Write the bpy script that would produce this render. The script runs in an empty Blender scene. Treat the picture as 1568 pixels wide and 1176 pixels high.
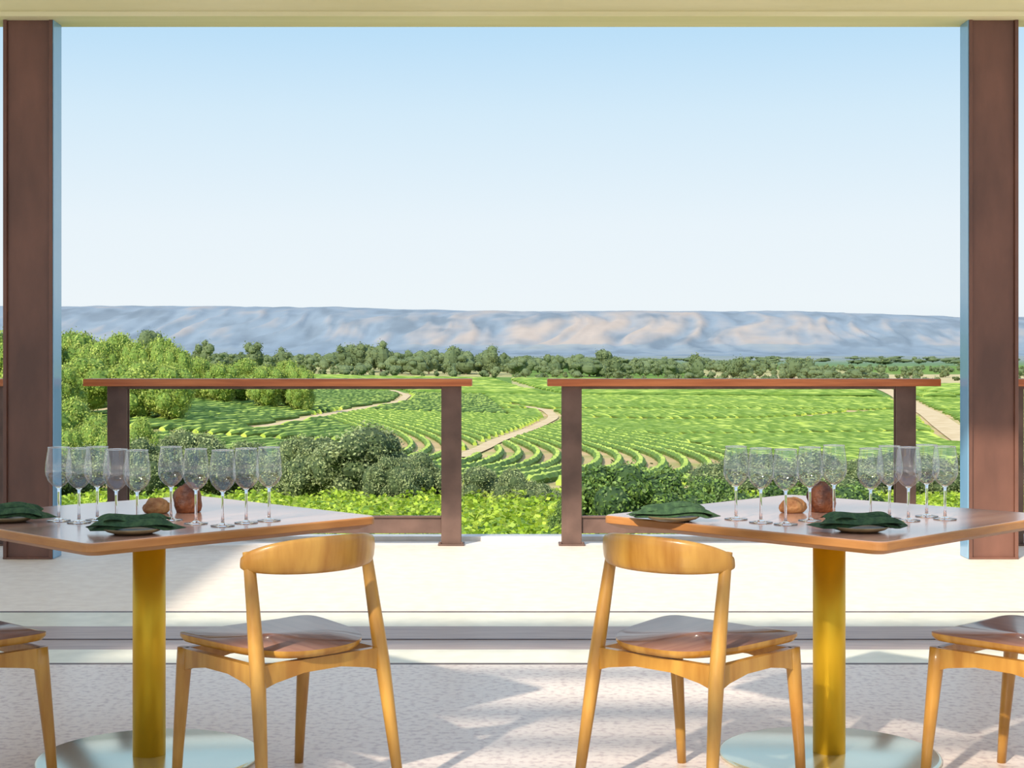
import bpy, math, random
import numpy as np
from mathutils import Vector, Matrix, noise as mnoise

rng = np.random.default_rng(7)
random.seed(7)
H = 1.256; F = 2450.0; YH = 550.0
scene = bpy.context.scene

def s2l(c):
    c = c/255.0
    return c/12.92 if c <= 0.04045 else ((c+0.055)/1.055)**2.4
def col(r, g, b, k=1.0): return (s2l(r)*k, s2l(g)*k, s2l(b)*k, 1.0)

# ------------------------------------------------------------------ materials
def mat(name, c1, c2=None, scale=5.0, stretch=(1,1,1), rough=0.5, metal=0.0, bump=0.0, detail=4.0,
        spec=0.5, coat=0.0, island=False, translucent=0.0, ramp=(0.35,0.65), bscale=None):
    m = bpy.data.materials.new(name); m.use_nodes = True
    nt = m.node_tree; n = nt.nodes; l = nt.links
    p = n['Principled BSDF']
    p.inputs['Roughness'].default_value = rough
    p.inputs['Metallic'].default_value = metal
    p.inputs['Specular IOR Level'].default_value = spec
    p.inputs['Coat Weight'].default_value = coat
    p.inputs['Coat Roughness'].default_value = 0.15
    p.inputs['Base Color'].default_value = c1
    tc = n.new('ShaderNodeTexCoord'); mp = n.new('ShaderNodeMapping')
    mp.inputs['Scale'].default_value = stretch
    l.new(tc.outputs['Object'], mp.inputs['Vector'])
    csock = None
    if c2 is not None:
        nz = n.new('ShaderNodeTexNoise'); nz.inputs['Scale'].default_value = scale
        nz.inputs['Detail'].default_value = detail
        l.new(mp.outputs['Vector'], nz.inputs['Vector'])
        cr = n.new('ShaderNodeValToRGB')
        cr.color_ramp.elements[0].position = ramp[0]; cr.color_ramp.elements[1].position = ramp[1]
        cr.color_ramp.elements[0].color = c1; cr.color_ramp.elements[1].color = c2
        l.new(nz.outputs['Fac'], cr.inputs['Fac'])
        csock = cr.outputs['Color']
        if island:
            g = n.new('ShaderNodeNewGeometry')
            hs = n.new('ShaderNodeHueSaturation')
            mr = n.new('ShaderNodeMapRange'); mr.inputs['To Min'].default_value = 0.55; mr.inputs['To Max'].default_value = 1.4
            l.new(g.outputs['Random Per Island'], mr.inputs['Value'])
            l.new(mr.outputs['Result'], hs.inputs['Value'])
            l.new(csock, hs.inputs['Color']); csock = hs.outputs['Color']
        l.new(csock, p.inputs['Base Color'])
    if bump > 0:
        nb = n.new('ShaderNodeTexNoise'); nb.inputs['Scale'].default_value = bscale or scale*3
        nb.inputs['Detail'].default_value = 5
        l.new(mp.outputs['Vector'], nb.inputs['Vector'])
        b = n.new('ShaderNodeBump'); b.inputs['Strength'].default_value = bump; b.inputs['Distance'].default_value = 0.02
        l.new(nb.outputs['Fac'], b.inputs['Height']); l.new(b.outputs['Normal'], p.inputs['Normal'])
    if translucent > 0:
        t = n.new('ShaderNodeBsdfTranslucent'); mx = n.new('ShaderNodeMixShader')
        mx.inputs[0].default_value = translucent
        if csock: l.new(csock, t.inputs['Color'])
        else: t.inputs['Color'].default_value = c1
        l.new(p.outputs[0], mx.inputs[1]); l.new(t.outputs[0], mx.inputs[2])
        l.new(mx.outputs[0], n['Material Output'].inputs['Surface'])
    return m

M_floor = mat('floor_terrazzo', col(204,182,174), col(236,220,208), scale=38, rough=0.34, bump=0.02, detail=9, ramp=(0.34,0.52))
M_deck = mat('deck_concrete', col(234,219,205), col(244,231,217), scale=12, rough=0.6, bump=0.04)
M_trackdark = mat('track_groove', col(90,74,70), col(115,98,92), scale=8, rough=0.5)
M_stone = mat('threshold_stone', col(164,144,140), col(186,168,160), scale=10, stretch=(0.3,4,1), rough=0.45, bump=0.03)
M_pale = mat('threshold_pale', col(224,220,202), col(236,232,214), scale=10, rough=0.4)
M_kerb = mat('kerb_paint', col(206,204,204), col(222,220,218), scale=10, rough=0.6)
M_ceil = mat('ceiling_cream', col(226,218,170), col(234,226,182), scale=3, stretch=(0.3,3,3), rough=0.6)
M_shaperoof = mat('shaping_roof_white', col(240,232,216), col(246,240,226), scale=3, rough=0.7)
M_steel = mat('rusty_brown_steel', col(90,60,50), col(122,82,68), scale=3.5, stretch=(1,1,0.35), rough=0.4, spec=0.5, bump=0.06, detail=8)
M_skysheen = mat('painted_sky_sheen', col(112,164,200), col(142,184,212), scale=1.5, stretch=(1,1,0.3), rough=0.15, spec=0.8)  # blue stands for sky reflected in the column flanges, painted in
M_post = mat('railing_steel', col(84,62,54), col(108,82,72), scale=6, rough=0.5, bump=0.04)
M_rail = mat('handrail_timber', col(170,90,48), col(204,122,70), scale=3, stretch=(0.6,12,12), rough=0.4, bump=0.05)
M_oak = mat('honey_oak', col(168,112,36), col(200,148,64), scale=7, stretch=(3,3,0.5), rough=0.35, coat=0.3, bump=0.03, detail=7)
M_seat = mat('seat_veneer', col(152,104,88), col(178,128,106), scale=5, stretch=(6,0.7,1), rough=0.28, coat=0.6, detail=7)
M_top = mat('table_top_veneer', col(180,134,114), col(198,154,132), scale=4, stretch=(0.5,6,1), rough=0.2, coat=0.7, detail=8)
M_edge = mat('table_edge_wood', col(166,106,52), col(192,132,72), scale=5, stretch=(1,1,6), rough=0.4)
M_brass = mat('brushed_brass', col(222,174,30), col(232,186,42), scale=2, stretch=(3,3,0.05), rough=0.42, metal=0.6, detail=2)
M_disc = mat('polished_base_plate', col(212,212,186), col(226,226,202), scale=2, rough=0.18, metal=0.8)
M_nap = mat('green_linen', col(38,64,38), col(66,94,56), scale=60, rough=0.9, bump=0.3)
M_plate = mat('stoneware_plate', col(112,96,66), col(142,122,88), scale=20, rough=0.35)
M_crust = mat('dark_crust', col(78,36,18), col(150,84,42), scale=18, rough=0.55, bump=0.5, bscale=50)
M_bread = mat('golden_crust', col(140,86,46), col(190,138,84), scale=22, rough=0.7, bump=0.5, bscale=60)
M_bark = mat('bark', col(86,72,58), col(118,102,84), scale=8, rough=0.9)
M_olive = mat('olive_leaves', col(116,130,82), col(176,186,128), scale=1.1, rough=0.6, island=True, translucent=0.3)
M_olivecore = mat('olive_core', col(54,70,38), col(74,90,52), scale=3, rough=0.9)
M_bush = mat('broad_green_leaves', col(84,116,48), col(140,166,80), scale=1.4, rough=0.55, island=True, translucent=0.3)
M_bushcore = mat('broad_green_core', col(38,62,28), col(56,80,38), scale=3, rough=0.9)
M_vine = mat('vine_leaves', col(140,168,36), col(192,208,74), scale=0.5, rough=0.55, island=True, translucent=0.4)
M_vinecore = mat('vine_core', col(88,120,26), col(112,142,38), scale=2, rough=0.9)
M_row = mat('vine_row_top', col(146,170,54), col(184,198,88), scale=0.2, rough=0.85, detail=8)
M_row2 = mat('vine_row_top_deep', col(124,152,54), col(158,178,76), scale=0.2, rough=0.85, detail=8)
M_rowshade = mat('vine_row_painted_shade', col(82,114,36), col(106,134,48), scale=0.4, rough=0.9)  # darker green paints shade onto the hedge sides so rows read as stripes
M_lgt = mat('light_tree_leaves', col(136,160,62), col(180,192,98), scale=0.3, rough=0.6, island=True, translucent=0.35)
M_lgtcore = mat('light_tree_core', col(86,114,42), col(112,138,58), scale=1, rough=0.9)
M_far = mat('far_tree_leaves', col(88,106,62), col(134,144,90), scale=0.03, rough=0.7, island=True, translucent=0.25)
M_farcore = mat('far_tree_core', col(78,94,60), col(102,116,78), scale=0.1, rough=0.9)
M_dirt = mat('dirt_track', col(194,168,126), col(210,186,148), scale=0.3, rough=0.95)

def attr_mat(name, rough=0.95, nscale=0.2, amt=0.12):
    m = bpy.data.materials.new(name); m.use_nodes = True
    n = m.node_tree.nodes; l = m.node_tree.links
    p = n['Principled BSDF']; p.inputs['Roughness'].default_value = rough
    p.inputs['Specular IOR Level'].default_value = 0.1
    a = n.new('ShaderNodeAttribute'); a.attribute_name = 'Col'
    tc = n.new('ShaderNodeTexCoord'); nz = n.new('ShaderNodeTexNoise')
    nz.inputs['Scale'].default_value = nscale; nz.inputs['Detail'].default_value = 8
    l.new(tc.outputs['Object'], nz.inputs['Vector'])
    mr = n.new('ShaderNodeMapRange'); mr.inputs['From Min'].default_value=0.3; mr.inputs['From Max'].default_value=0.7
    mr.inputs['To Min'].default_value = 1-amt; mr.inputs['To Max'].default_value = 1+amt
    l.new(nz.outputs['Fac'], mr.inputs['Value'])
    hs = n.new('ShaderNodeHueSaturation'); l.new(mr.outputs['Result'], hs.inputs['Value'])
    l.new(a.outputs['Color'], hs.inputs['Color']); l.new(hs.outputs['Color'], p.inputs['Base Color'])
    return m
M_ground = attr_mat('valley_ground', nscale=0.08, amt=0.18)
M_hill = attr_mat('hill_ground', nscale=0.008, amt=0.05)

def thin_glass():
    m = bpy.data.materials.new('thin_bowl_glass'); m.use_nodes = True
    n = m.node_tree.nodes; l = m.node_tree.links
    n.remove(n['Principled BSDF'])
    f = n.new('ShaderNodeLayerWeight'); f.inputs['Blend'].default_value=0.5
    p1 = n.new('ShaderNodeMath'); p1.operation='POWER'; p1.inputs[1].default_value=4.0
    l.new(f.outputs['Facing'],p1.inputs[0])
    cm = n.new('ShaderNodeMix'); cm.data_type='RGBA'
    cm.inputs[6].default_value=(0.96,0.97,0.98,1); cm.inputs[7].default_value=(0.14,0.16,0.19,1)
    l.new(p1.outputs[0],cm.inputs[0])
    t = n.new('ShaderNodeBsdfTransparent'); l.new(cm.outputs[2],t.inputs['Color'])
    g = n.new('ShaderNodeBsdfGlossy'); g.inputs['Roughness'].default_value=0.03; g.inputs['Color'].default_value=(1,1,1,1)
    p2 = n.new('ShaderNodeMath'); p2.operation='POWER'; p2.inputs[1].default_value=2.5
    l.new(f.outputs['Facing'],p2.inputs[0])
    mr = n.new('ShaderNodeMapRange'); mr.inputs['To Min'].default_value=0.10; mr.inputs['To Max'].default_value=0.45
    l.new(p2.outputs[0],mr.inputs['Value'])
    mx = n.new('ShaderNodeMixShader')
    l.new(mr.outputs[0],mx.inputs[0]); l.new(t.outputs[0],mx.inputs[1]); l.new(g.outputs[0],mx.inputs[2])
    l.new(mx.outputs[0], n['Material Output'].inputs['Surface'])
    return m
M_bowl = thin_glass()
def solid_glass():
    m = bpy.data.materials.new('solid_stem_glass'); m.use_nodes = True
    p = m.node_tree.nodes['Principled BSDF']
    p.inputs['Base Color'].default_value = (0.99,0.99,1,1)
    p.inputs['Transmission Weight'].default_value = 1.0
    p.inputs['Roughness'].default_value = 0.0
    p.inputs['IOR'].default_value = 1.45
    return m
M_stem = solid_glass()

# ------------------------------------------------------------------ mesh builder
class MB:
    def __init__(self): self.v=[]; self.f=[]; self.mi=[]; self.sm=[]; self.mats=[]
    def m(self, mt):
        if mt not in self.mats: self.mats.append(mt)
        return self.mats.index(mt)
    def add(self, vs, fs, mt, smooth=False):
        o=len(self.v); self.v.extend([tuple(p) for p in vs]); k=self.m(mt)
        for f in fs:
            self.f.append(tuple(i+o for i in f)); self.mi.append(k); self.sm.append(smooth)
    def box(self, x0,x1,y0,y1,z0,z1, mt):
        vs=[(x,y,z) for z in (z0,z1) for y in (y0,y1) for x in (x0,x1)]
        fs=[(0,2,3,1),(4,5,7,6),(0,1,5,4),(2,6,7,3),(0,4,6,2),(1,3,7,5)]
        self.add(vs,fs,mt)
    def loft(self, rings, mt, smooth=True, caps=True):
        n=len(rings[0]); vs=[p for r in rings for p in r]; fs=[]
        for i in range(len(rings)-1):
            for j in range(n):
                a=i*n+j; b=i*n+(j+1)%n
                fs.append((a,b,b+n,a+n))
        if caps:
            fs.append(tuple(reversed(range(n)))); fs.append(tuple((len(rings)-1)*n+j for j in range(n)))
        self.add(vs,fs,mt,smooth)
    def lathe(self, prof, mt, seg=32, cx=0, cy=0, cz=0, smooth=True, caps=False):
        rings=[[(cx+r*math.cos(2*math.pi*j/seg), cy+r*math.sin(2*math.pi*j/seg), cz+z) for j in range(seg)] for r,z in prof]
        self.loft(rings, mt, smooth, caps)
    def rod(self, pts, radii, mt, seg=14, sx=1.0, sy=1.0):
        rings=[]
        for i,p in enumerate(pts):
            p=Vector(p)
            a=Vector(pts[max(i-1,0)]); b=Vector(pts[min(i+1,len(pts)-1)])
            t=(b-a).normalized()
            u=Vector((1,0,0)) if abs(t.x)<0.9 else Vector((0,1,0))
            w=t.cross(u).normalized(); u=w.cross(t).normalized()
            rings.append([p+u*radii[i]*sx*math.cos(2*math.pi*j/seg)+w*radii[i]*sy*math.sin(2*math.pi*j/seg) for j in range(seg)])
        self.loft(rings, mt, True, True)
    def mesh(self, name):
        me=bpy.data.meshes.new(name); me.from_pydata(self.v,[],self.f)
        for mt in self.mats: me.materials.append(mt)
        me.polygons.foreach_set('material_index', self.mi)
        me.polygons.foreach_set('use_smooth', self.sm)
        me.update(); return me
    def obj(self, name, loc=(0,0,0), rot=0.0, bevel=0.0):
        return place(name, self.mesh(name), loc, rot, bevel)

def place(name, me, loc=(0,0,0), rot=0.0, bevel=0.0, scale=(1,1,1)):
    o=bpy.data.objects.new(name, me); scene.collection.objects.link(o)
    o.location=loc; o.rotation_euler=(0,0,rot); o.scale=scale
    if bevel>0:
        b=o.modifiers.new('bevel','BEVEL'); b.width=bevel; b.segments=2; b.limit_method='ANGLE'; b.angle_limit=math.radians(50)
    return o

def np_mesh(name, V, Fq, mats, mi=None, smooth=False, cols=None):
    me=bpy.data.meshes.new(name)
    V=np.asarray(V,dtype=np.float32); Fq=np.asarray(Fq,dtype=np.int32)
    me.vertices.add(len(V)); me.vertices.foreach_set('co', V.ravel())
    k=Fq.shape[1]; nf=len(Fq)
    me.loops.add(nf*k); me.loops.foreach_set('vertex_index', Fq.ravel())
    me.polygons.add(nf)
    me.polygons.foreach_set('loop_start', np.arange(nf,dtype=np.int32)*k)
    me.polygons.foreach_set('loop_total', np.full(nf,k,dtype=np.int32))
    for mt in mats: me.materials.append(mt)
    if mi is not None: me.polygons.foreach_set('material_index', np.asarray(mi,dtype=np.int32))
    me.polygons.foreach_set('use_smooth', np.full(nf,smooth,dtype=bool))
    me.update(calc_edges=True); me.validate()
    if cols is not None:
        a=me.color_attributes.new('Col','FLOAT_COLOR','POINT')
        a.data.foreach_set('color', np.asarray(cols,dtype=np.float32).ravel())
    return me

# ------------------------------------------------------------------ terrain height (world function)
DD=np.array([5,11,15,25,45,70,90,130,180,250,350,450,600,800,1000,1400,3000,9000,14000.])
DR=np.array([4.2,4.5,4.5,4.3,6.0,7.6,8.8,11.3,13.6,15.3,16.4,16.5,15.9,15.3,13.5,12.6,15.5,20,22])
def hz(x,y):
    x=np.asarray(x,float); y=np.asarray(y,float)
    z=H-np.interp(np.log(y), np.log(DD), DR)
    z=z+7.5*np.exp(-((x+125)/70)**2-((y-430)/190)**2)
    z=z+7.0*np.exp(-((x+230)/170)**2-((y-950)/260)**2)
    z=z-1.5*np.exp(-((x-160)/90)**2-((y-800)/250)**2)
    z=z+0.5*np.sin(x/47+1)*np.sin(y/61)*np.clip((y-120)/150,0,1)
    return z
def unproj(px,py,k=1568.0):
    px=px*1600/k; py=py*1600/k
    u=(px-800)/F; v=(YH-py)/F
    ds=np.exp(np.linspace(np.log(20),np.log(1500),4000))
    g=hz(u*ds,ds)-(H+v*ds)
    i=np.argmax(g>0) if (g>0).any() else len(ds)-1
    return float(u*ds[i]), float(ds[i])

tracks=[([(395,657),(480,640),(560,625),(612,616),(624,606),(600,598)],2.6),
        ([(150,632),(230,615),(330,604),(450,597)],3.0),
        ([(705,702),(760,676),(820,655),(850,640),(835,628),(780,620)],2.6),
        ([(1300,575),(1330,588),(1375,606),(1425,635),(1490,680)],6.0),
        ([(860,640),(1000,645),(1200,642),(1370,628)],2.2)]
TR=[]
for pts,w in tracks:
    W=[unproj(*p) for p in pts]; P=[]
    for a,b in zip(W[:-1],W[1:]):
        L=math.hypot(b[0]-a[0],b[1]-a[1]); n=max(2,int(L/2.0))
        for i in range(n): P.append((a[0]+(b[0]-a[0])*i/n, a[1]+(b[1]-a[1])*i/n))
    P.append(W[-1]); P=np.array(P)
    if len(P)>16:
        kk=np.ones(13)/13
        Q=P.copy()
        for c in range(2): Q[6:-6,c]=np.convolve(P[:,c],kk,'valid')
        P=Q
    TR.append((P,w))
allT=np.concatenate([p for p,w in TR]); allW=np.concatenate([np.full(len(p),w) for p,w in TR])
def near_track(x,y,extra=1.0):
    out=np.zeros(len(x),bool)
    for s in range(0,len(x),20000):
        d=np.hypot(x[s:s+20000,None]-allT[None,:,0], (y[s:s+20000,None]-allT[None,:,1])*0.55)
        out[s:s+20000]=(d<allW[None,:]*0.5+extra).any(axis=1)
    return out

# ------------------------------------------------------------------ terrain
nu,nd=260,320
us=np.linspace(-1.0,1.0,nu); us=np.sign(us)*np.abs(us)**1.3*0.85
ds=np.exp(np.linspace(np.log(11.2),np.log(9500),nd))
Dg,Ug=np.meshgrid(ds,us,indexing='ij'); X=Dg*Ug; Y=Dg
Z=hz(X,Y)
V=np.stack([X,Y,Z],-1).reshape(-1,3)
I=np.arange(nd*nu).reshape(nd,nu)
Fq=np.stack([I[:-1,:-1],I[:-1,1:],I[1:,1:],I[1:,:-1]],-1).reshape(-1,4)
C=np.ones((nd*nu,4))
def L3(r,g,b): return np.array([s2l(r),s2l(g),s2l(b)])
near=L3(110,126,50); soil=L3(196,168,126); fieldg=L3(130,150,66)
gA=L3(124,148,66); gB=L3(98,128,60); tan=L3(188,172,130); plain=L3(112,128,130); plain2=L3(146,150,148)  # plain tones have blue-grey distance haze painted in
xs=V[:,0]; ysv=V[:,1]
for i in range(len(V)):
    x,y=xs[i],ysv[i]
    nz=mnoise.noise(Vector((x/9,y/14,0)))
    if y<130: c=near*(1+0.2*nz)
    elif y<560:
        t=min(max(nz*1.2+0.75,0),1); c=soil*(0.75*t+0.25)+fieldg*(0.75-0.75*t)
    elif y<1400:
        q=mnoise.cell(Vector((x/120+7,y/170,3)))*0.5+0.5
        c=gA*q+gB*(1-q)
        if q>0.86: c=tan*0.7+gA*0.3
        if x>120 and 760<y<980: c=tan
        c=c*(1+0.15*nz)
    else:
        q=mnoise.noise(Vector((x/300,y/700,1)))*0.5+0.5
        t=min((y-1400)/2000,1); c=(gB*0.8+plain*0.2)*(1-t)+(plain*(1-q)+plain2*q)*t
    C[i,:3]=c
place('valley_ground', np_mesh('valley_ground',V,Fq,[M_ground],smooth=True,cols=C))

for P,w in TR:
    t=np.gradient(P,axis=0); t/= (np.linalg.norm(t,axis=1,keepdims=True)+1e-9)
    nrm=np.stack([-t[:,1],t[:,0]],-1)
    rows=[]
    for k in (-0.5,-0.17,0.17,0.5):
        q=P+nrm*w*k; rows.append(np.stack([q[:,0],q[:,1],hz(q[:,0],q[:,1])+0.22],-1))
    VV=np.stack(rows,1).reshape(-1,3); n=len(P)
    J=np.arange(n*4).reshape(n,4)
    FF=np.stack([J[:-1,:-1],J[:-1,1:],J[1:,1:],J[1:,:-1]],-1).reshape(-1,4)
    place('dirt_track', np_mesh('dirt_track',VV,FF,[M_dirt],smooth=True))

# ------------------------------------------------------------------ vine rows
rowV=[];rowF=[];rowM=[];off=0
def hedge(px,py,h,w,topm=0):
    global off
    n=len(px)
    if n<3: return
    P=np.stack([px,py],-1); t=np.gradient(P,axis=0); t/=(np.linalg.norm(t,axis=1,keepdims=True)+1e-9)
    nr=np.stack([-t[:,1],t[:,0]],-1); g=hz(px,py)
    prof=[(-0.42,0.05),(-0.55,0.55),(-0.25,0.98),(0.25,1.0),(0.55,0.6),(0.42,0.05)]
    A=[]
    for a,b in prof:
        jw=1+rng.normal(0,0.12,n); jh=1+rng.normal(0,0.08,n)
        q=P+nr*(w*a*jw)[:,None]
        A.append(np.stack([q[:,0],q[:,1],g+h*b*jh-0.05],-1))
    for k in range(6):
        A[k][0]=(A[0][0]+A[5][0])/2*0.35+A[k][0]*0.65; A[k][-1]=(A[0][-1]+A[5][-1])/2*0.35+A[k][-1]*0.65
    VV=np.stack(A,1).reshape(-1,3); J=np.arange(n*6).reshape(n,6)+off
    FF=np.stack([J[:-1,:-1],J[:-1,1:],J[1:,1:],J[1:,:-1]],-1).reshape(-1,4)
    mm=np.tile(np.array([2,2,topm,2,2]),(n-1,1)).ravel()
    ends=np.array([[J[0,0],J[0,1],J[0,4],J[0,5]],[J[0,1],J[0,2],J[0,3],J[0,4]],[J[-1,5],J[-1,4],J[-1,1],J[-1,0]],[J[-1,4],J[-1,3],J[-1,2],J[-1,1]]])
    rowV.append(VV); rowF.append(FF); rowF.append(ends); rowM.append(mm); rowM.append(np.full(4,topm)); off+=n*6
def clip_rows(px,py,ok,h,w,tm=0):
    i=0;n=len(px)
    while i<n:
        if ok[i]:
            j=i
            while j<n and ok[j]: j+=1
            hedge(px[i:j],py[i:j],h,w,tm); i=j
        else: i+=1
def inview(x,y): return np.abs(x)<0.42*y+12
def xa(y): return -0.0013*(y-225)**2
def central(x,y):
    x0=x-xa(y)
    return (x0>-22)&(x0<31+0.02*(y-150))&(y>135)&(y<395)
for x0 in np.arange(-26,40,2.7):
    y=np.arange(132,400,1.2); x=x0+xa(y)
    ok=central(x,y)&~near_track(x,y)&inview(x,y)
    clip_rows(x,y,ok,0.9,1.0,0)
ri=0
for x0 in np.arange(-40,330,3.2):
    y=np.arange(134,560,2.0); x=x0-0.20*(y-134)-0.0004*(y-134)**2+40
    ok=(~central(x,y))&(x>5-(y-300)*0.06)&~near_track(x,y)&inview(x,y)
    ok&=(np.abs(y-(300+0.15*x))>3)&(np.abs(y-(430+0.1*x))>4)
    tm=1 if (ri//6)%3==1 else 0; ri+=1
    clip_rows(x,y,ok,0.95,1.35,tm)
for x0 in np.arange(-330,80,3.3):
    y=np.arange(134,560,2.0); x=x0+0.20*(y-134)
    ok=(~central(x,y))&(x<=5-(y-300)*0.06)&~near_track(x,y)&inview(x,y)
    ok&=(np.abs(y-(250-0.3*x))>4)
    tm=1 if (ri//7)%3==1 else 0; ri+=1
    clip_rows(x,y,ok,1.0,1.5,tm)
ri=0
for y0 in np.arange(568,800,5.5):
    x=np.arange(-0.42*y0,0.42*y0,3.0); y=y0+0.05*x+4*np.sin(x/60)
    ok=~near_track(x,y,3)&(np.abs(((x+y0*0.1)%150)-75)>3)&~((x>110)&(y0>740))
    tm=1 if (ri//5)%2==1 else 0; ri+=1
    clip_rows(x,y,ok,1.5,3.2,tm)
place('vineyard_rows', np_mesh('vineyard_rows',np.concatenate(rowV),np.concatenate(rowF),[M_row,M_row2,M_rowshade],np.concatenate(rowM)))

# ------------------------------------------------------------------ leaves / trees
def leaves(P,N,size,asp=0.55,jit=0.7,r=rng):
    n=len(P); N=N+r.normal(0,jit,(n,3)); N/=np.linalg.norm(N,axis=1,keepdims=True)
    A=r.normal(0,1,(n,3)); T=np.cross(N,A); T/=np.linalg.norm(T,axis=1,keepdims=True); B=np.cross(N,T)
    s=size*(0.6+0.8*r.random((n,1)))
    V=np.stack([P-T*s, P-B*s*asp, P+T*s, P+B*s*asp],1).reshape(-1,3)
    return V, np.arange(4*n).reshape(n,4)
def sphere_dirs(n,r=rng):
    d=r.normal(0,1,(n,3)); return d/np.linalg.norm(d,axis=1,keepdims=True)
def core_sphere(c,rad3,seg=10,rings=7):
    vs=[];fs=[]
    for i in range(rings+1):
        th=math.pi*i/rings
        for j in range(seg):
            ph=2*math.pi*j/seg; k=1+random.uniform(-.08,.08)
            vs.append((c[0]+rad3[0]*k*math.sin(th)*math.cos(ph), c[1]+rad3[1]*k*math.sin(th)*math.sin(ph), c[2]+rad3[2]*k*math.cos(th)))
    for i in range(rings):
        for j in range(seg):
            a=i*seg+j;b=i*seg+(j+1)%seg; fs.append((a,a+seg,b+seg,b))
    return np.array(vs),np.array(fs)
def tree_arrays(w,h,lobes,nleaf,lsize,trunk=0.15,r=rng,spread=0.14,small=1.0):
    Vs=[];Fs=[];Ms=[];o=0
    def push(v,f,m):
        nonlocal o
        Vs.append(v);Fs.append(f+o);Ms.append(np.full(len(f),m));o+=len(v)
    z0=h*trunk
    L=[]
    for i in range(lobes):
        d=sphere_dirs(1,r)[0]; k=(0.35+0.4*r.random())
        rr=(0.20+0.20*r.random())*small
        c=np.array([d[0]*k*w/2*1.15, d[1]*k*w/2*1.15, z0+(h-z0)*(0.5+0.5*d[2]*k*1.2)])
        R=np.array([rr*w/2*1.15,rr*w/2*1.15,rr*(h-z0)*0.60])
        c[2]=min(c[2],h-R[2]*0.95); c[2]=max(c[2],z0+R[2]*0.6)
        L.append((c,R))
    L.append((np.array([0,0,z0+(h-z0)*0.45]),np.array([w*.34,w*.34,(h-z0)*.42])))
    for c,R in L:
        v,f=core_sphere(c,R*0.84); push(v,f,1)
        n=int(nleaf/len(L)); d=sphere_dirs(n,r)
        P=c+d*R*(0.84+spread*np.abs(r.normal(0,1,(n,1))))
        v,f=leaves(P,d/R*R.mean(),lsize,r=r); push(v,f,0)
    seg=8; tv=[]
    for zz,rad_ in ((-0.3,0.05*w),(z0*0.6,0.035*w),(h*0.5,0.02*w)):
        for j in range(seg): tv.append((rad_*math.cos(j*2*math.pi/seg)+0.02*w*math.sin(zz),rad_*math.sin(j*2*math.pi/seg),zz))
    tf=[(i*seg+j,i*seg+(j+1)%seg,(i+1)*seg+(j+1)%seg,(i+1)*seg+j) for i in range(2) for j in range(seg)]
    push(np.array(tv),np.array(tf),2)
    return np.concatenate(Vs),np.concatenate(Fs),np.concatenate(Ms)

olv=[]
for k in range(4):
    v,f,m=tree_arrays(4.6,4.2,30,12000,0.075,0.08,spread=0.2)
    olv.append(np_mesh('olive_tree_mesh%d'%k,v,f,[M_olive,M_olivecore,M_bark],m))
bsh=[]
for k in range(2):
    v,f,m=tree_arrays(4.6,4.2,30,12000,0.095,0.03,spread=0.2)
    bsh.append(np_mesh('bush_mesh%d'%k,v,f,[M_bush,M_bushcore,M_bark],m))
clear=[]
ol=[(215,668,90,92),(262,658,90,95),(320,664,110,96),(385,668,110,98),(440,672,90,92),(478,668,120,84),(556,650,160,80),
    (600,690,80,74),(645,690,90,76),(745,712,80,74),(790,716,70,72),(835,734,60,70),
    (1120,700,120,82),(1165,694,130,86),(1240,690,140,90),(1300,700,110,84),(1365,690,120,88),(1430,694,120,84),
    (1520,690,130,84),(40,660,140,88),(130,680,100,92),(-60,655,140,90)]
for i,(cx,ty,wp,d) in enumerate(ol):
    k=1600/1568; x=(cx*k-800)/F*d; g=float(hz(x,d)); topz=H+(YH-ty*k)/F*d
    h=topz-g; w=wp*k/F*d
    place('olive_tree', olv[i%4], (x,d,g-0.05), rng.random()*6.28, 0, (w/4.6*1.05,w/4.6*1.05,h/4.2))
    clear.append((x,d,w*0.5))
for i,(cx,ty,wp,d) in enumerate([(950,706,150,46),(1020,716,150,47),(1085,728,110,49),(862,765,50,43),(1300,740,150,50),(1210,738,130,52)]):
    k=1600/1568; x=(cx*k-800)/F*d; g=float(hz(x,d)); topz=H+(YH-ty*k)/F*d
    h=topz-g; w=wp*k/F*d
    place('broadleaf_shrub', bsh[i%2], (x,d,g-0.05), rng.random()*6.28, 0, (w/4.6*1.08,w/4.6*1.08,h/4.2))
    clear.append((x,d,w*0.55)); clear.append((x*0.93,d*0.93,w*0.5))
clear=np.array(clear)

lt=[]
for k in range(2):
    v,f,m=tree_arrays(8,8,34,11000,0.17,0.05,spread=0.2)
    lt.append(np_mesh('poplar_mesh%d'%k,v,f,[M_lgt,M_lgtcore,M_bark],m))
def put(name,mesh,cx,ty,wp,d,bw,bh):
    k=1600/1568; x=(cx*k-800)/F*d; g=float(hz(x,d)); topz=H+(YH-ty*k)/F*d
    h=max(topz-g,1.5); w=wp*k/F*d
    place(name,mesh,(x,d,g-0.1),rng.random()*6.28,0,(w/bw,w/bw,h/bh))
for i,(cx,ty,wp,d) in enumerate([(-30,500,120,330),(50,508,100,330),(115,508,80,340),(150,520,60,330),(180,512,70,345),(212,522,60,330),(245,518,66,330),(272,530,50,325),
        (130,545,100,300),(210,552,100,300),(90,560,90,270),(262,558,80,300),
        (305,548,60,385),(340,556,60,380),(375,550,60,390),(410,560,60,375),(440,552,50,380),(462,562,46,370),
        (110,610,80,170),(150,640,70,140),(60,600,120,170),(180,658,60,130),(105,655,70,120),(10,600,120,160),(215,640,50,150)]):
    put('eucalyptus_tree',lt[i%2],cx,ty,wp,d,8,8)

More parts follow.
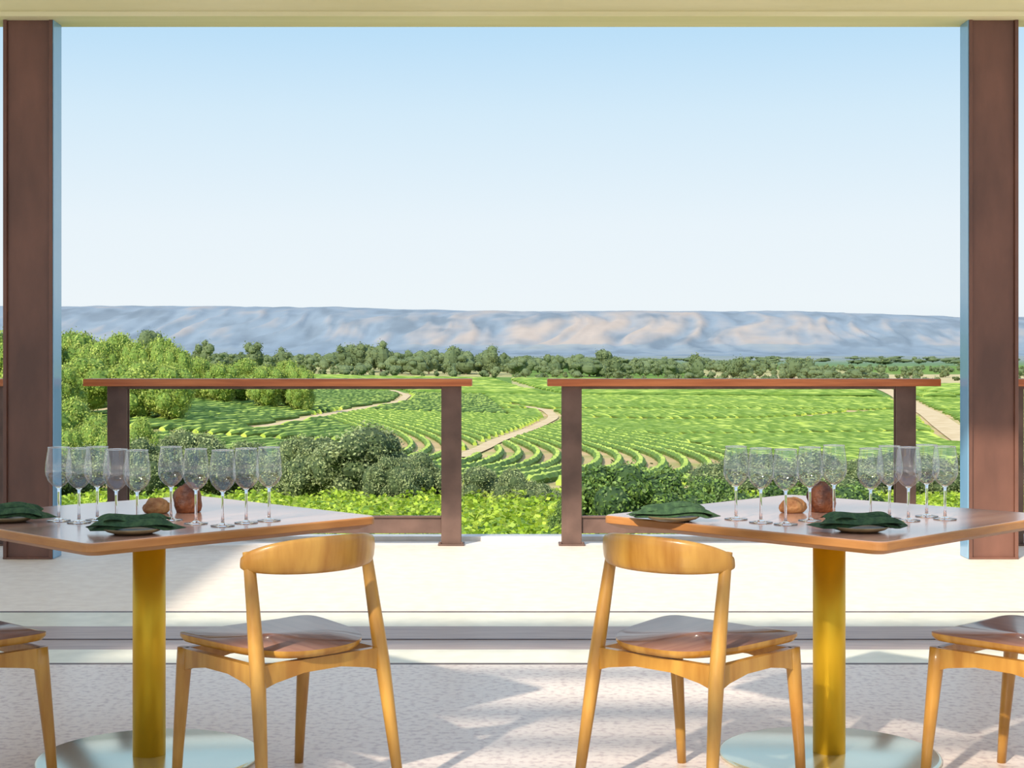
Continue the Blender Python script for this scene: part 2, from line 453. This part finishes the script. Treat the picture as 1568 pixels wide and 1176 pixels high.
Vs=[];Fs=[];Ms=[];o=0
frng=np.random.default_rng(3)
def add_far(x,y,w,h,lobes=5,n=260,ls=0.55):
    global o
    v,f,m=tree_arrays(w,h,lobes,n,ls,0.05,frng,spread=0.25)
    v=v+np.array([x,y,float(hz(x,y))-0.3]); Vs.append(v);Fs.append(f+o);Ms.append(m);o+=len(v)
for lay,(da,db,lowf,hif,step) in enumerate([(980,1150,0.75,1.1,9),(860,960,0.35,0.9,10),(800,850,0.2,0.55,16)]):
  for px in np.arange(-40,1640,step):
    if lay and frng.random()<0.3: continue
    d=frng.uniform(da,db); x=(px+frng.uniform(-5,5)-800)/F*d
    topy=np.interp(px,[0,290,480,560,620,760,900,1010,1180,1300,1600],[534,546,550,542,543,549,553,558,562,568,571])
    top=(H+(YH-topy)/F*d)-float(hz(x,d))
    hgt=max(top*frng.uniform(lowf,hif),2.5)
    add_far(x,d,hgt*frng.uniform(0.9,1.7),hgt,6,200,0.45)
for px,ty in [(595,528),(575,533),(540,532),(555,535),(705,536),(730,540),(765,535),(945,545),(960,549),(1090,552),(1150,554),(1240,552),(1265,556),(320,530),(235,508),(190,520),(400,534),(440,540)]:
    d=900; x=(px-800)/F*d; top=(H+(YH-ty)/F*d)-float(hz(x,d)); add_far(x,d,top*0.9,max(top,5),8,500)
for px,py in [(1280,585),(1180,580),(1040,578),(960,590),(860,585),(690,580),(560,578),(1430,590),(1505,578),(1555,585)]:
    x,d=unproj(px,py,1600); add_far(x,d,7+4*frng.random(),3.5+2*frng.random(),5,300,0.4)
for i in range(160):
    px=frng.uniform(0,1600); d=frng.uniform(1300,3200); x=(px-800)/F*d
    add_far(x,d,frng.uniform(15,50),frng.uniform(5,9),3,60,1.2)
place('distant_tree_line', np_mesh('distant_tree_line',np.concatenate(Vs),np.concatenate(Fs),[M_far,M_farcore,M_bark],np.concatenate(Ms)))

# ------------------------------------------------------------------ near vineyard canopy
rowV=[];rowF=[];rowM=[];off=0
LV=[];LF=[];lo=0
def clr(x,y):
    return (np.hypot(x[:,None]-clear[None,:,0],y[:,None]-clear[None,:,1])<clear[None,:,2]).any(axis=1)
yy=17.0
while yy<76:
    hw=0.36*yy+3
    x=np.arange(-hw,hw,0.5); y=yy+0.35*np.sin(x/6+yy)+0.05*x
    clip_rows(x,y,~clr(x,y),1.0,1.5)
    n=int(2*hw*(170 if yy<40 else 100)); xx=rng.uniform(-hw,hw,n); y2=yy+0.35*np.sin(xx/6+yy)+0.05*xx
    kp=~clr(xx,y2); xx=xx[kp];y2=y2[kp];n=len(xx)
    a=rng.uniform(-0.25,math.pi*0.95,n)
    lump=0.16*np.sin(xx*1.7+yy*3)+0.14*np.sin(xx*0.6+yy)+0.08*np.sin(xx*4.1+yy)
    P=np.stack([xx,y2-np.cos(a)*0.9*(1+lump*.6),hz(xx,y2)+0.36+np.sin(a)*(0.75+lump)+rng.normal(0,0.07,n)],-1)
    N=np.stack([np.zeros(n),-np.cos(a),np.sin(a)+0.3],-1)
    v,f=leaves(P,N,0.07 if yy<40 else 0.10,asp=0.8,jit=0.6)
    LV.append(v);LF.append(f+lo);lo+=len(v)
    yy+=2.5
V1=np.concatenate(rowV);F1=np.concatenate(rowF);V2=np.concatenate(LV);F2=np.concatenate(LF)+len(V1)
place('grapevine_hedge', np_mesh('grapevine_hedge',np.concatenate([V1,V2]),np.concatenate([F1,F2]),[M_vine,M_vinecore],
      np.concatenate([np.ones(len(F1)),np.zeros(len(F2))])))

# ------------------------------------------------------------------ hills
nx,ny=620,110
HXs=np.linspace(-5200,5200,nx); HYs=np.linspace(7200,10800,ny)
V=[];C=[]
blue=L3(130,142,154); blue2=L3(122,138,152); pink=L3(174,158,146); pale=L3(146,150,150)  # distance haze is painted in as blue-grey tints
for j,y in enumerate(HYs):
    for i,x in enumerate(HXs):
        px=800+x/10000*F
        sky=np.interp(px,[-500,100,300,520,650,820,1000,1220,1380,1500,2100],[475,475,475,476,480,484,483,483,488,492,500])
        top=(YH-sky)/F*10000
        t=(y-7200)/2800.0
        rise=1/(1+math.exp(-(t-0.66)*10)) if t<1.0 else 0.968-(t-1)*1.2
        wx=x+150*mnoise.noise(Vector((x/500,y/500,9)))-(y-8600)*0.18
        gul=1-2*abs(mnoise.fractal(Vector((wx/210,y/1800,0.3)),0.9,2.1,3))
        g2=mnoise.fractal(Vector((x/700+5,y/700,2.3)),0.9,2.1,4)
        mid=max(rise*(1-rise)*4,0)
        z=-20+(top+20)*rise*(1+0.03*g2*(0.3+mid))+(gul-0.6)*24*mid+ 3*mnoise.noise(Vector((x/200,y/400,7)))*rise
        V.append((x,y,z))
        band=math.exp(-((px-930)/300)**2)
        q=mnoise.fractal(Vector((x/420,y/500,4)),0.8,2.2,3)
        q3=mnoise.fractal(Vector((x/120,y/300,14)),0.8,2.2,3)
        pk=min(max((q*0.5+0.2*q3+0.48*band*(0.2+mid)+0.5*(gul-0.45)*mid-0.12)*1.5,0),1)*0.85  # pink paints warm light along the ridges, plus random patches
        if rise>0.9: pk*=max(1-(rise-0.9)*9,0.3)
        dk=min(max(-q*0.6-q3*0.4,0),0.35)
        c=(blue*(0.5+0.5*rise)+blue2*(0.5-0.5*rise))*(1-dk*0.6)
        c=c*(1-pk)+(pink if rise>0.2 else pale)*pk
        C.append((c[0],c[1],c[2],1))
I=np.arange(nx*ny).reshape(ny,nx)
Fq=np.stack([I[:-1,:-1],I[:-1,1:],I[1:,1:],I[1:,:-1]],-1).reshape(-1,4)
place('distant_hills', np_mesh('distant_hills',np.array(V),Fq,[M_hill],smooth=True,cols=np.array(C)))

# ------------------------------------------------------------------ building
b=MB(); b.box(-9,9,-4,6.30,-0.2,0,M_floor); b.obj('floor')
b=MB()
b.box(-9,9,6.30,6.335,-0.2,0.0,M_trackdark)
b.box(-9,9,6.335,6.62,-0.2,0.0,M_pale)
b.box(-9,9,6.62,7.18,-0.2,0.0,M_stone)
b.box(-9,9,6.84,6.86,-0.02,0.003,M_trackdark)
b.box(-9,9,7.18,7.56,-0.2,0.0,M_pale)
b.box(-9,9,7.56,7.60,-0.2,0.0,M_trackdark)
b.obj('trim_1')
b=MB(); b.box(-9,9,7.60,10.42,-0.25,0,M_deck); b.obj('deck')
b=MB(); b.box(-9,9,10.42,10.56,-0.35,0.03,M_kerb); b.obj('trim_2')

b=MB()
b.box(-9,9,9.40,9.72,3.27,3.30,M_ceil)
b.box(-9,9,9.42,9.70,3.30,3.42,M_ceil)
b.box(-9,9,9.405,9.72,3.42,3.46,M_ceil)
b.box(-9,9,9.43,9.70,3.46,3.75,M_ceil)
b.obj('ceiling_beam',bevel=0.004)
b=MB()  # unseen roof, added with gaps and slats to shape sun patches and floor stripes
b.box(-9,9,5.6,9.4,3.62,3.74,M_shaperoof)
b.box(-9,-4.4,-4,5.6,3.62,3.74,M_shaperoof)
b.box(6.5,9,-4,5.6,3.62,3.74,M_shaperoof)
b.box(-4.4,-3.2,-4,1.30,3.62,3.74,M_shaperoof)
b.box(-4.4,6.5,1.70,2.28,3.64,3.68,M_shaperoof)
yv=1.22; k=0
while yv>-4:
    b.box(-3.2,6.5,yv-0.16-(0.1 if k%2 else 0),yv,3.64,3.68,M_shaperoof); yv-=0.46 if k%3 else 0.62; k+=1
b.obj('light_shaping_roof')

def column(x,inner):
    b=MB(); w=0.15
    b.box(-w,-w+0.022,-0.09,0.085,0.001,3.27,M_steel)
    b.box(w-0.022,w,-0.09,0.085,0.001,3.27,M_steel)
    b.box(-w+0.022,w-0.022,-0.07,-0.045,0.001,3.27,M_steel)
    b.box(-w,w,-0.095,0.09,0.001,0.012,M_steel)
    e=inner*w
    b.box(min(e,e+inner*0.006),max(e,e+inner*0.006),-0.085,0.085,0.001,3.27,M_skysheen)  # thin strip on the inner flange carrying the painted sky reflection
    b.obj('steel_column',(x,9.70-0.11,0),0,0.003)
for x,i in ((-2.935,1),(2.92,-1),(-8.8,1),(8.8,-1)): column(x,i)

def railing(x0,x1,p0,p1):
    b=MB(); y=10.22
    b.box(x0,x1,y-0.10,y+0.10,1.035,1.082,M_rail)
    for p in (p0,p1):
        b.box(p-0.065,p+0.065,y-0.035,y-0.022,0.0,1.035,M_post)
        b.box(p-0.065,p+0.065,y+0.022,y+0.035,0.0,1.035,M_post)
        b.box(p-0.05,p+0.05,y-0.022,y+0.022,0.0,1.035,M_post)
        b.box(p-0.085,p+0.085,y-0.07,y+0.07,0,0.012,M_post)
        for sx in (-0.072,0.072):
            b.lathe([(0.009,0.012),(0.009,0.024),(0.001,0.026)],M_post,8,p+sx,y-0.055)
    b.box(p0+0.065,p1-0.065,y-0.012,y+0.012,0.075,0.19,M_post)
    b.box(p0+0.065,p1-0.065,y-0.03,y-0.012,0.178,0.19,M_post)
    b.box(p0,p1,y-0.03,y+0.03,1.015,1.035,M_post)
    b.obj('balcony_railing',(0,0,0),0,0.003)
railing(-2.77,-0.26,-2.565,-0.395); railing(0.23,2.77,0.388,2.56)
railing(-5.7,-3.17,-5.5,-3.32); railing(3.15,5.7,3.26,5.5)

# ------------------------------------------------------------------ dining table
def table_mesh():
    b=MB(); S=0.5; r=0.03
    def outline(s,z):
        pts=[]
        for cx,cy,a0 in ((1,1,0),(-1,1,90),(-1,-1,180),(1,-1,270)):
            for k in range(7):
                a=math.radians(a0+15*k); pts.append((cx*(s-r)+r*math.cos(a),cy*(s-r)+r*math.sin(a),z))
        return pts
    b.loft([outline(S-0.028,0.712),outline(S-0.004,0.724),outline(S,0.727),outline(S,0.745),outline(S-0.003,0.7485)],M_edge,False,True)
    b.loft([outline(S-0.003,0.7485),outline(S-0.005,0.75)],M_top,False,True)
    b.lathe([(0.0,0.0155),(0.05,0.0155),(0.05,0.70),(0.0,0.70)],M_brass,40)
    b.lathe([(0.0,0.695),(0.16,0.695),(0.16,0.712),(0.0,0.712)],M_brass,40,smooth=False)
    b.lathe([(0.0,0.0),(0.335,0.0),(0.34,0.004),(0.338,0.012),(0.33,0.0145),(0.0,0.0155)],M_disc,72)
    return b.mesh('dining_table')
TM=table_mesh()
TL=(-1.12,4.84); TRt=(0.985,4.87)
place('dining_table',TM,(TL[0],TL[1],0),math.radians(45.0))
place('dining_table',TM,(TRt[0],TRt[1],0),math.radians(45))

# ------------------------------------------------------------------ dining chair
def chair_mesh():
    b=MB()
    for s in (-1,1):
        b.rod([(s*0.232,-0.235,0),(s*0.226,-0.220,0.10),(s*0.212,-0.180,0.36),(s*0.208,-0.165,0.44),(s*0.203,-0.142,0.56),(s*0.200,-0.122,0.66),(s*0.198,-0.110,0.712)],
              [0.0135,0.016,0.0215,0.0215,0.019,0.017,0.0155],M_oak,16,1.0,1.0)
        b.rod([(s*0.214,0.236,0),(s*0.213,0.226,0.12),(s*0.210,0.200,0.36),(s*0.209,0.196,0.412)],
              [0.0135,0.016,0.022,0.022],M_oak,16)
        R=[]
        for t,hh in ((0,0.034),(0.12,0.026),(0.35,0.019),(0.65,0.019),(0.88,0.026),(1,0.034)):
            y=-0.175+0.375*t; x=s*0.209; zc=0.412-hh
            w=0.0115
            R.append([(x-w,y,zc-hh),(x+w,y,zc-hh),(x+w,y,zc+hh),(x-w,y,zc+hh)])
        b.loft(R,M_oak,False,True)
    for yy_,hw in ((0.198,0.209),(-0.172,0.209)):
        R=[]
        for t,hh in ((0,0.034),(0.12,0.026),(0.35,0.018),(0.65,0.018),(0.88,0.026),(1,0.034)):
            x=-hw+2*hw*t; zc=0.412-hh; w=0.011
            R.append([(x,yy_+w,zc-hh),(x,yy_-w,zc-hh),(x,yy_-w,zc+hh),(x,yy_+w,zc+hh)])
        b.loft(R,M_oak,False,True)
    N=72; out=[]
    for i in range(N):
        a=2*math.pi*i/N; c,s=math.cos(a),math.sin(a)
        e=0.30 if s>0 else 0.66
        x=0.240*math.copysign(abs(c)**e,c); y=math.copysign(abs(s)**(0.30 if s>0 else 0.8),s)
        y=0.232*y if s>0 else 0.205*y
        x*= (0.78+0.22*min(1,(y+0.205)/0.42))
        out.append((x,y))
    def ring(k,zf):
        return [(x*k,y*k,zf(x*k,y*k,k)) for x,y in out]
    def dish(x,y,k): return 0.430+0.012*(abs(k)**3)+0.010*(x/0.235)**2*k + 0.004*(y/0.22)
    top=[ring(k,dish) for k in (1.0,0.97,0.85,0.7,0.5,0.3,0.1,0.01)]
    b.loft(top,M_seat,True,True)
    und=lambda x,y,k: dish(x,y,k)-0.019
    b.loft([ring(0.01,und),ring(0.5,und),ring(0.85,und),ring(0.965,und),ring(1.0,lambda x,y,k:dish(x,y,k)-0.009),ring(1.0,dish)],M_oak,True,False)
    R=[]; n=28
    for i in range(n+1):
        t=-1+2*i/n
        x=0.213*math.sin(t*1.35)/math.sin(1.35)
        yb=-0.106-0.125*(math.cos(t*1.35)-math.cos(1.35))/(1-math.cos(1.35))
        e=1-abs(t)**2.6
        hh=0.022+0.029*e; zc=0.684+0.018*e
        th=0.0135
        if i in (0,n): hh*=0.75; th*=0.7
        dx=0.213*1.35*math.cos(t*1.35); dy=0.125*1.35*math.sin(t*1.35)/(1-math.cos(1.35))
        L=math.hypot(dx,dy); nxn,nyn=-dy/L,dx/L
        ring_=[]
        for k in range(16):
            a=2*math.pi*k/16; ca=math.copysign(abs(math.cos(a))**0.7,math.cos(a)); sa=math.copysign(abs(math.sin(a))**0.7,math.sin(a))
            off_=ca*th; z=zc+sa*hh
            lean=-0.12*(z-0.70)
            ring_.append((x+nxn*off_, yb+nyn*off_+lean, z))
        R.append(ring_)
    b.loft(R,M_oak,True,True)
    return b.mesh('dining_chair')
CM=chair_mesh()
th=math.radians(43)
for (x,y,r) in ((-0.648,4.48,th),(0.515,4.48,-th),(-0.648+2.15,4.48,th),(0.515-2.15,4.48,-th)):
    place('dining_chair',CM,(x,y,0),r)

# ------------------------------------------------------------------ wine glasses
def glass_mesh():
    b=MB()
    b.lathe([(0.0005,0.0),(0.034,0.0),(0.0355,0.0012),(0.034,0.0024),(0.012,0.0048),(0.0050,0.010),(0.0038,0.03),(0.0038,0.085),(0.0055,0.097),
          (0.010,0.1015),(0.0005,0.1035)],M_stem,36)
    b.lathe([(0.010,0.1018),(0.018,0.106),(0.031,0.120),(0.0385,0.138),(0.0400,0.152),(0.0385,0.175),(0.0345,0.200),(0.0315,0.220)],M_bowl,40)
    rim=[(0.0315+0.0011*math.cos(a),0.220+0.0011*math.sin(a)) for a in [2*math.pi*k/6 for k in range(7)]]
    b.lathe(rim,M_stem,40)
    return b.mesh('wine_glass')
GM=glass_mesh()
ZT=0.7505
def gl(px,d):
    x=(px*1600/1568-800)/F*d
    place('wine_glass',GM,(x,d,ZT),0)
for px,d in ((90,4.70),(121,4.65),(149,4.72),(178,4.60),(210,4.56),(262,4.72),(300,4.62),(341,4.56),(377,4.64),(412,4.70),
             (1127,4.74),(1165,4.65),(1203,4.60),(1240,4.70),(1277,4.80),(1333,4.64),(1362,4.76),(1391,4.70),(1419,4.82),(1447,4.74)):
    gl(px,d)

# ------------------------------------------------------------------ napkins on plates
def napkin_mesh(seed):
    r=random.Random(seed); b=MB()
    b.lathe([(0.0,0.0),(0.05,0.0),(0.072,0.007),(0.085,0.015),(0.083,0.017),(0.07,0.010),(0.0,0.006)],M_plate,36)
    z=0.019
    for Lr in range(3):
        nx_,ny_=30,12; w=0.25-0.035*Lr; dpt=0.105-0.02*Lr; a=0.10*(Lr-1); ph=r.random()*6
        top=[];bot=[]
        for j in range(ny_+1):
            for i in range(nx_+1):
                u=i/nx_-0.5; v=j/ny_-0.5
                x=u*w*(1-0.30*v*(1 if Lr%2 else -1)); y=v*dpt*(1-0.35*(u+0.5)*(1 if Lr!=1 else -0.4))
                zz=z+0.004*math.sin(u*7+ph)+0.003*math.sin(v*14+u*3+ph)-0.010*abs(2*u)**3*(1 if Lr<2 else .6)
                zz=max(zz,0.013)
                X_=x*math.cos(a)-y*math.sin(a); Y_=x*math.sin(a)+y*math.cos(a)
                edge=1-max(abs(2*u),abs(2*v))**6
                top.append((X_,Y_,zz+0.011*edge)); bot.append((X_,Y_,zz-0.001))
        n=(nx_+1)
        fs=[(j*n+i,j*n+i+1,(j+1)*n+i+1,(j+1)*n+i) for j in range(ny_) for i in range(nx_)]
        b.add(top,fs,M_nap,True)
        b.add(bot,[tuple(reversed(f)) for f in fs],M_nap,True)
        z+=0.011
    return b.mesh('folded_napkin_on_plate')
NM=[napkin_mesh(1),napkin_mesh(2)]
for px,d,r,k in ((204,4.37,0.1,0),(12,4.68,-0.1,1),(1030,4.70,-0.05,1),(1316,4.42,0.05,0)):
    place('folded_napkin',NM[k],((px*1600/1568-800)/F*d,d,ZT),r)

# rustic bread rolls: lumpy crusts, flat underneath, with a scored split
def roll_mesh(rx,ry,rz,mt,seed):
    b=MB(); N=36; M=22; rings=[]
    for i in range(M+1):
        t=math.pi*(i/M); ring=[]
        for j in range(N):
            a=2*math.pi*j/N
            d=Vector((math.sin(t)*math.cos(a),math.sin(t)*math.sin(a),-math.cos(t)))
            k=1+0.16*mnoise.noise(d*1.6+Vector((seed,0,0)))+0.06*mnoise.noise(d*5+Vector((seed,3,0)))
            if d.z>0.2: k-=0.10*math.exp(-((d.x*0.8+d.y*0.5)/0.13)**2)
            z=max(d.z*rz*k,-0.62*rz)+0.62*rz
            ring.append((d.x*rx*k+1e-6,d.y*ry*k,z))
        rings.append(ring)
    b.loft(rings,mt,True,False); return b.mesh('bread_roll')
R1=roll_mesh(0.046,0.044,0.058,M_crust,3.0); R2=roll_mesh(0.042,0.034,0.030,M_bread,8.0)
for px,d in ((287,4.95),(1258,4.97)):
    place('dark_bread_roll',R1,((px*1600/1568-800)/F*d,d,ZT),0.6)
for px,d in ((240,4.92),(1214,4.94)):
    place('bread_roll',R2,((px*1600/1568-800)/F*d,d,ZT),0.3)

# ------------------------------------------------------------------ world + sun
w=bpy.data.worlds.new('sky'); scene.world=w; w.use_nodes=True
n=w.node_tree.nodes; l=w.node_tree.links
bg=n['Background']; bg.inputs['Strength'].default_value=1.0
tc=n.new('ShaderNodeTexCoord'); sx=n.new('ShaderNodeSeparateXYZ'); cr=n.new('ShaderNodeValToRGB')
l.new(tc.outputs['Generated'],sx.inputs[0]); l.new(sx.outputs['Z'],cr.inputs['Fac']); l.new(cr.outputs['Color'],bg.inputs['Color'])
K=1/1.19
e=cr.color_ramp.elements
e[0].position=0.0; e[0].color=col(226,237,244,K)
e[1].position=1.0; e[1].color=col(182,212,246)
for p,c in ((0.03,col(238,246,250,K)),(0.08,col(233,244,251,K)),(0.15,col(212,235,250,K)),(0.22,col(178,219,248,K)),(0.4,col(184,214,244))):
    q=e.new(p); q.color=c
sd=bpy.data.lights.new('sun','SUN'); sd.energy=4.8; sd.angle=math.radians(1.6); sd.color=(1.0,0.92,0.78)
so=bpy.data.objects.new('sun',sd); scene.collection.objects.link(so)
so.rotation_euler=Vector((0.40,0.75,-0.55)).to_track_quat('-Z','Y').to_euler(); so.location=(-5,-8,10)

cd=bpy.data.cameras.new('camera'); co=bpy.data.objects.new('camera',cd); scene.collection.objects.link(co)
co.location=(0,0,H); co.rotation_euler=(math.radians(90),0,0)
cd.sensor_width=36; cd.lens=F/1600*36; cd.shift_y=-50/1600; cd.clip_start=0.05; cd.clip_end=40000
scene.camera=co
scene.view_settings.view_transform='Standard'
scene.view_settings.exposure=0.25
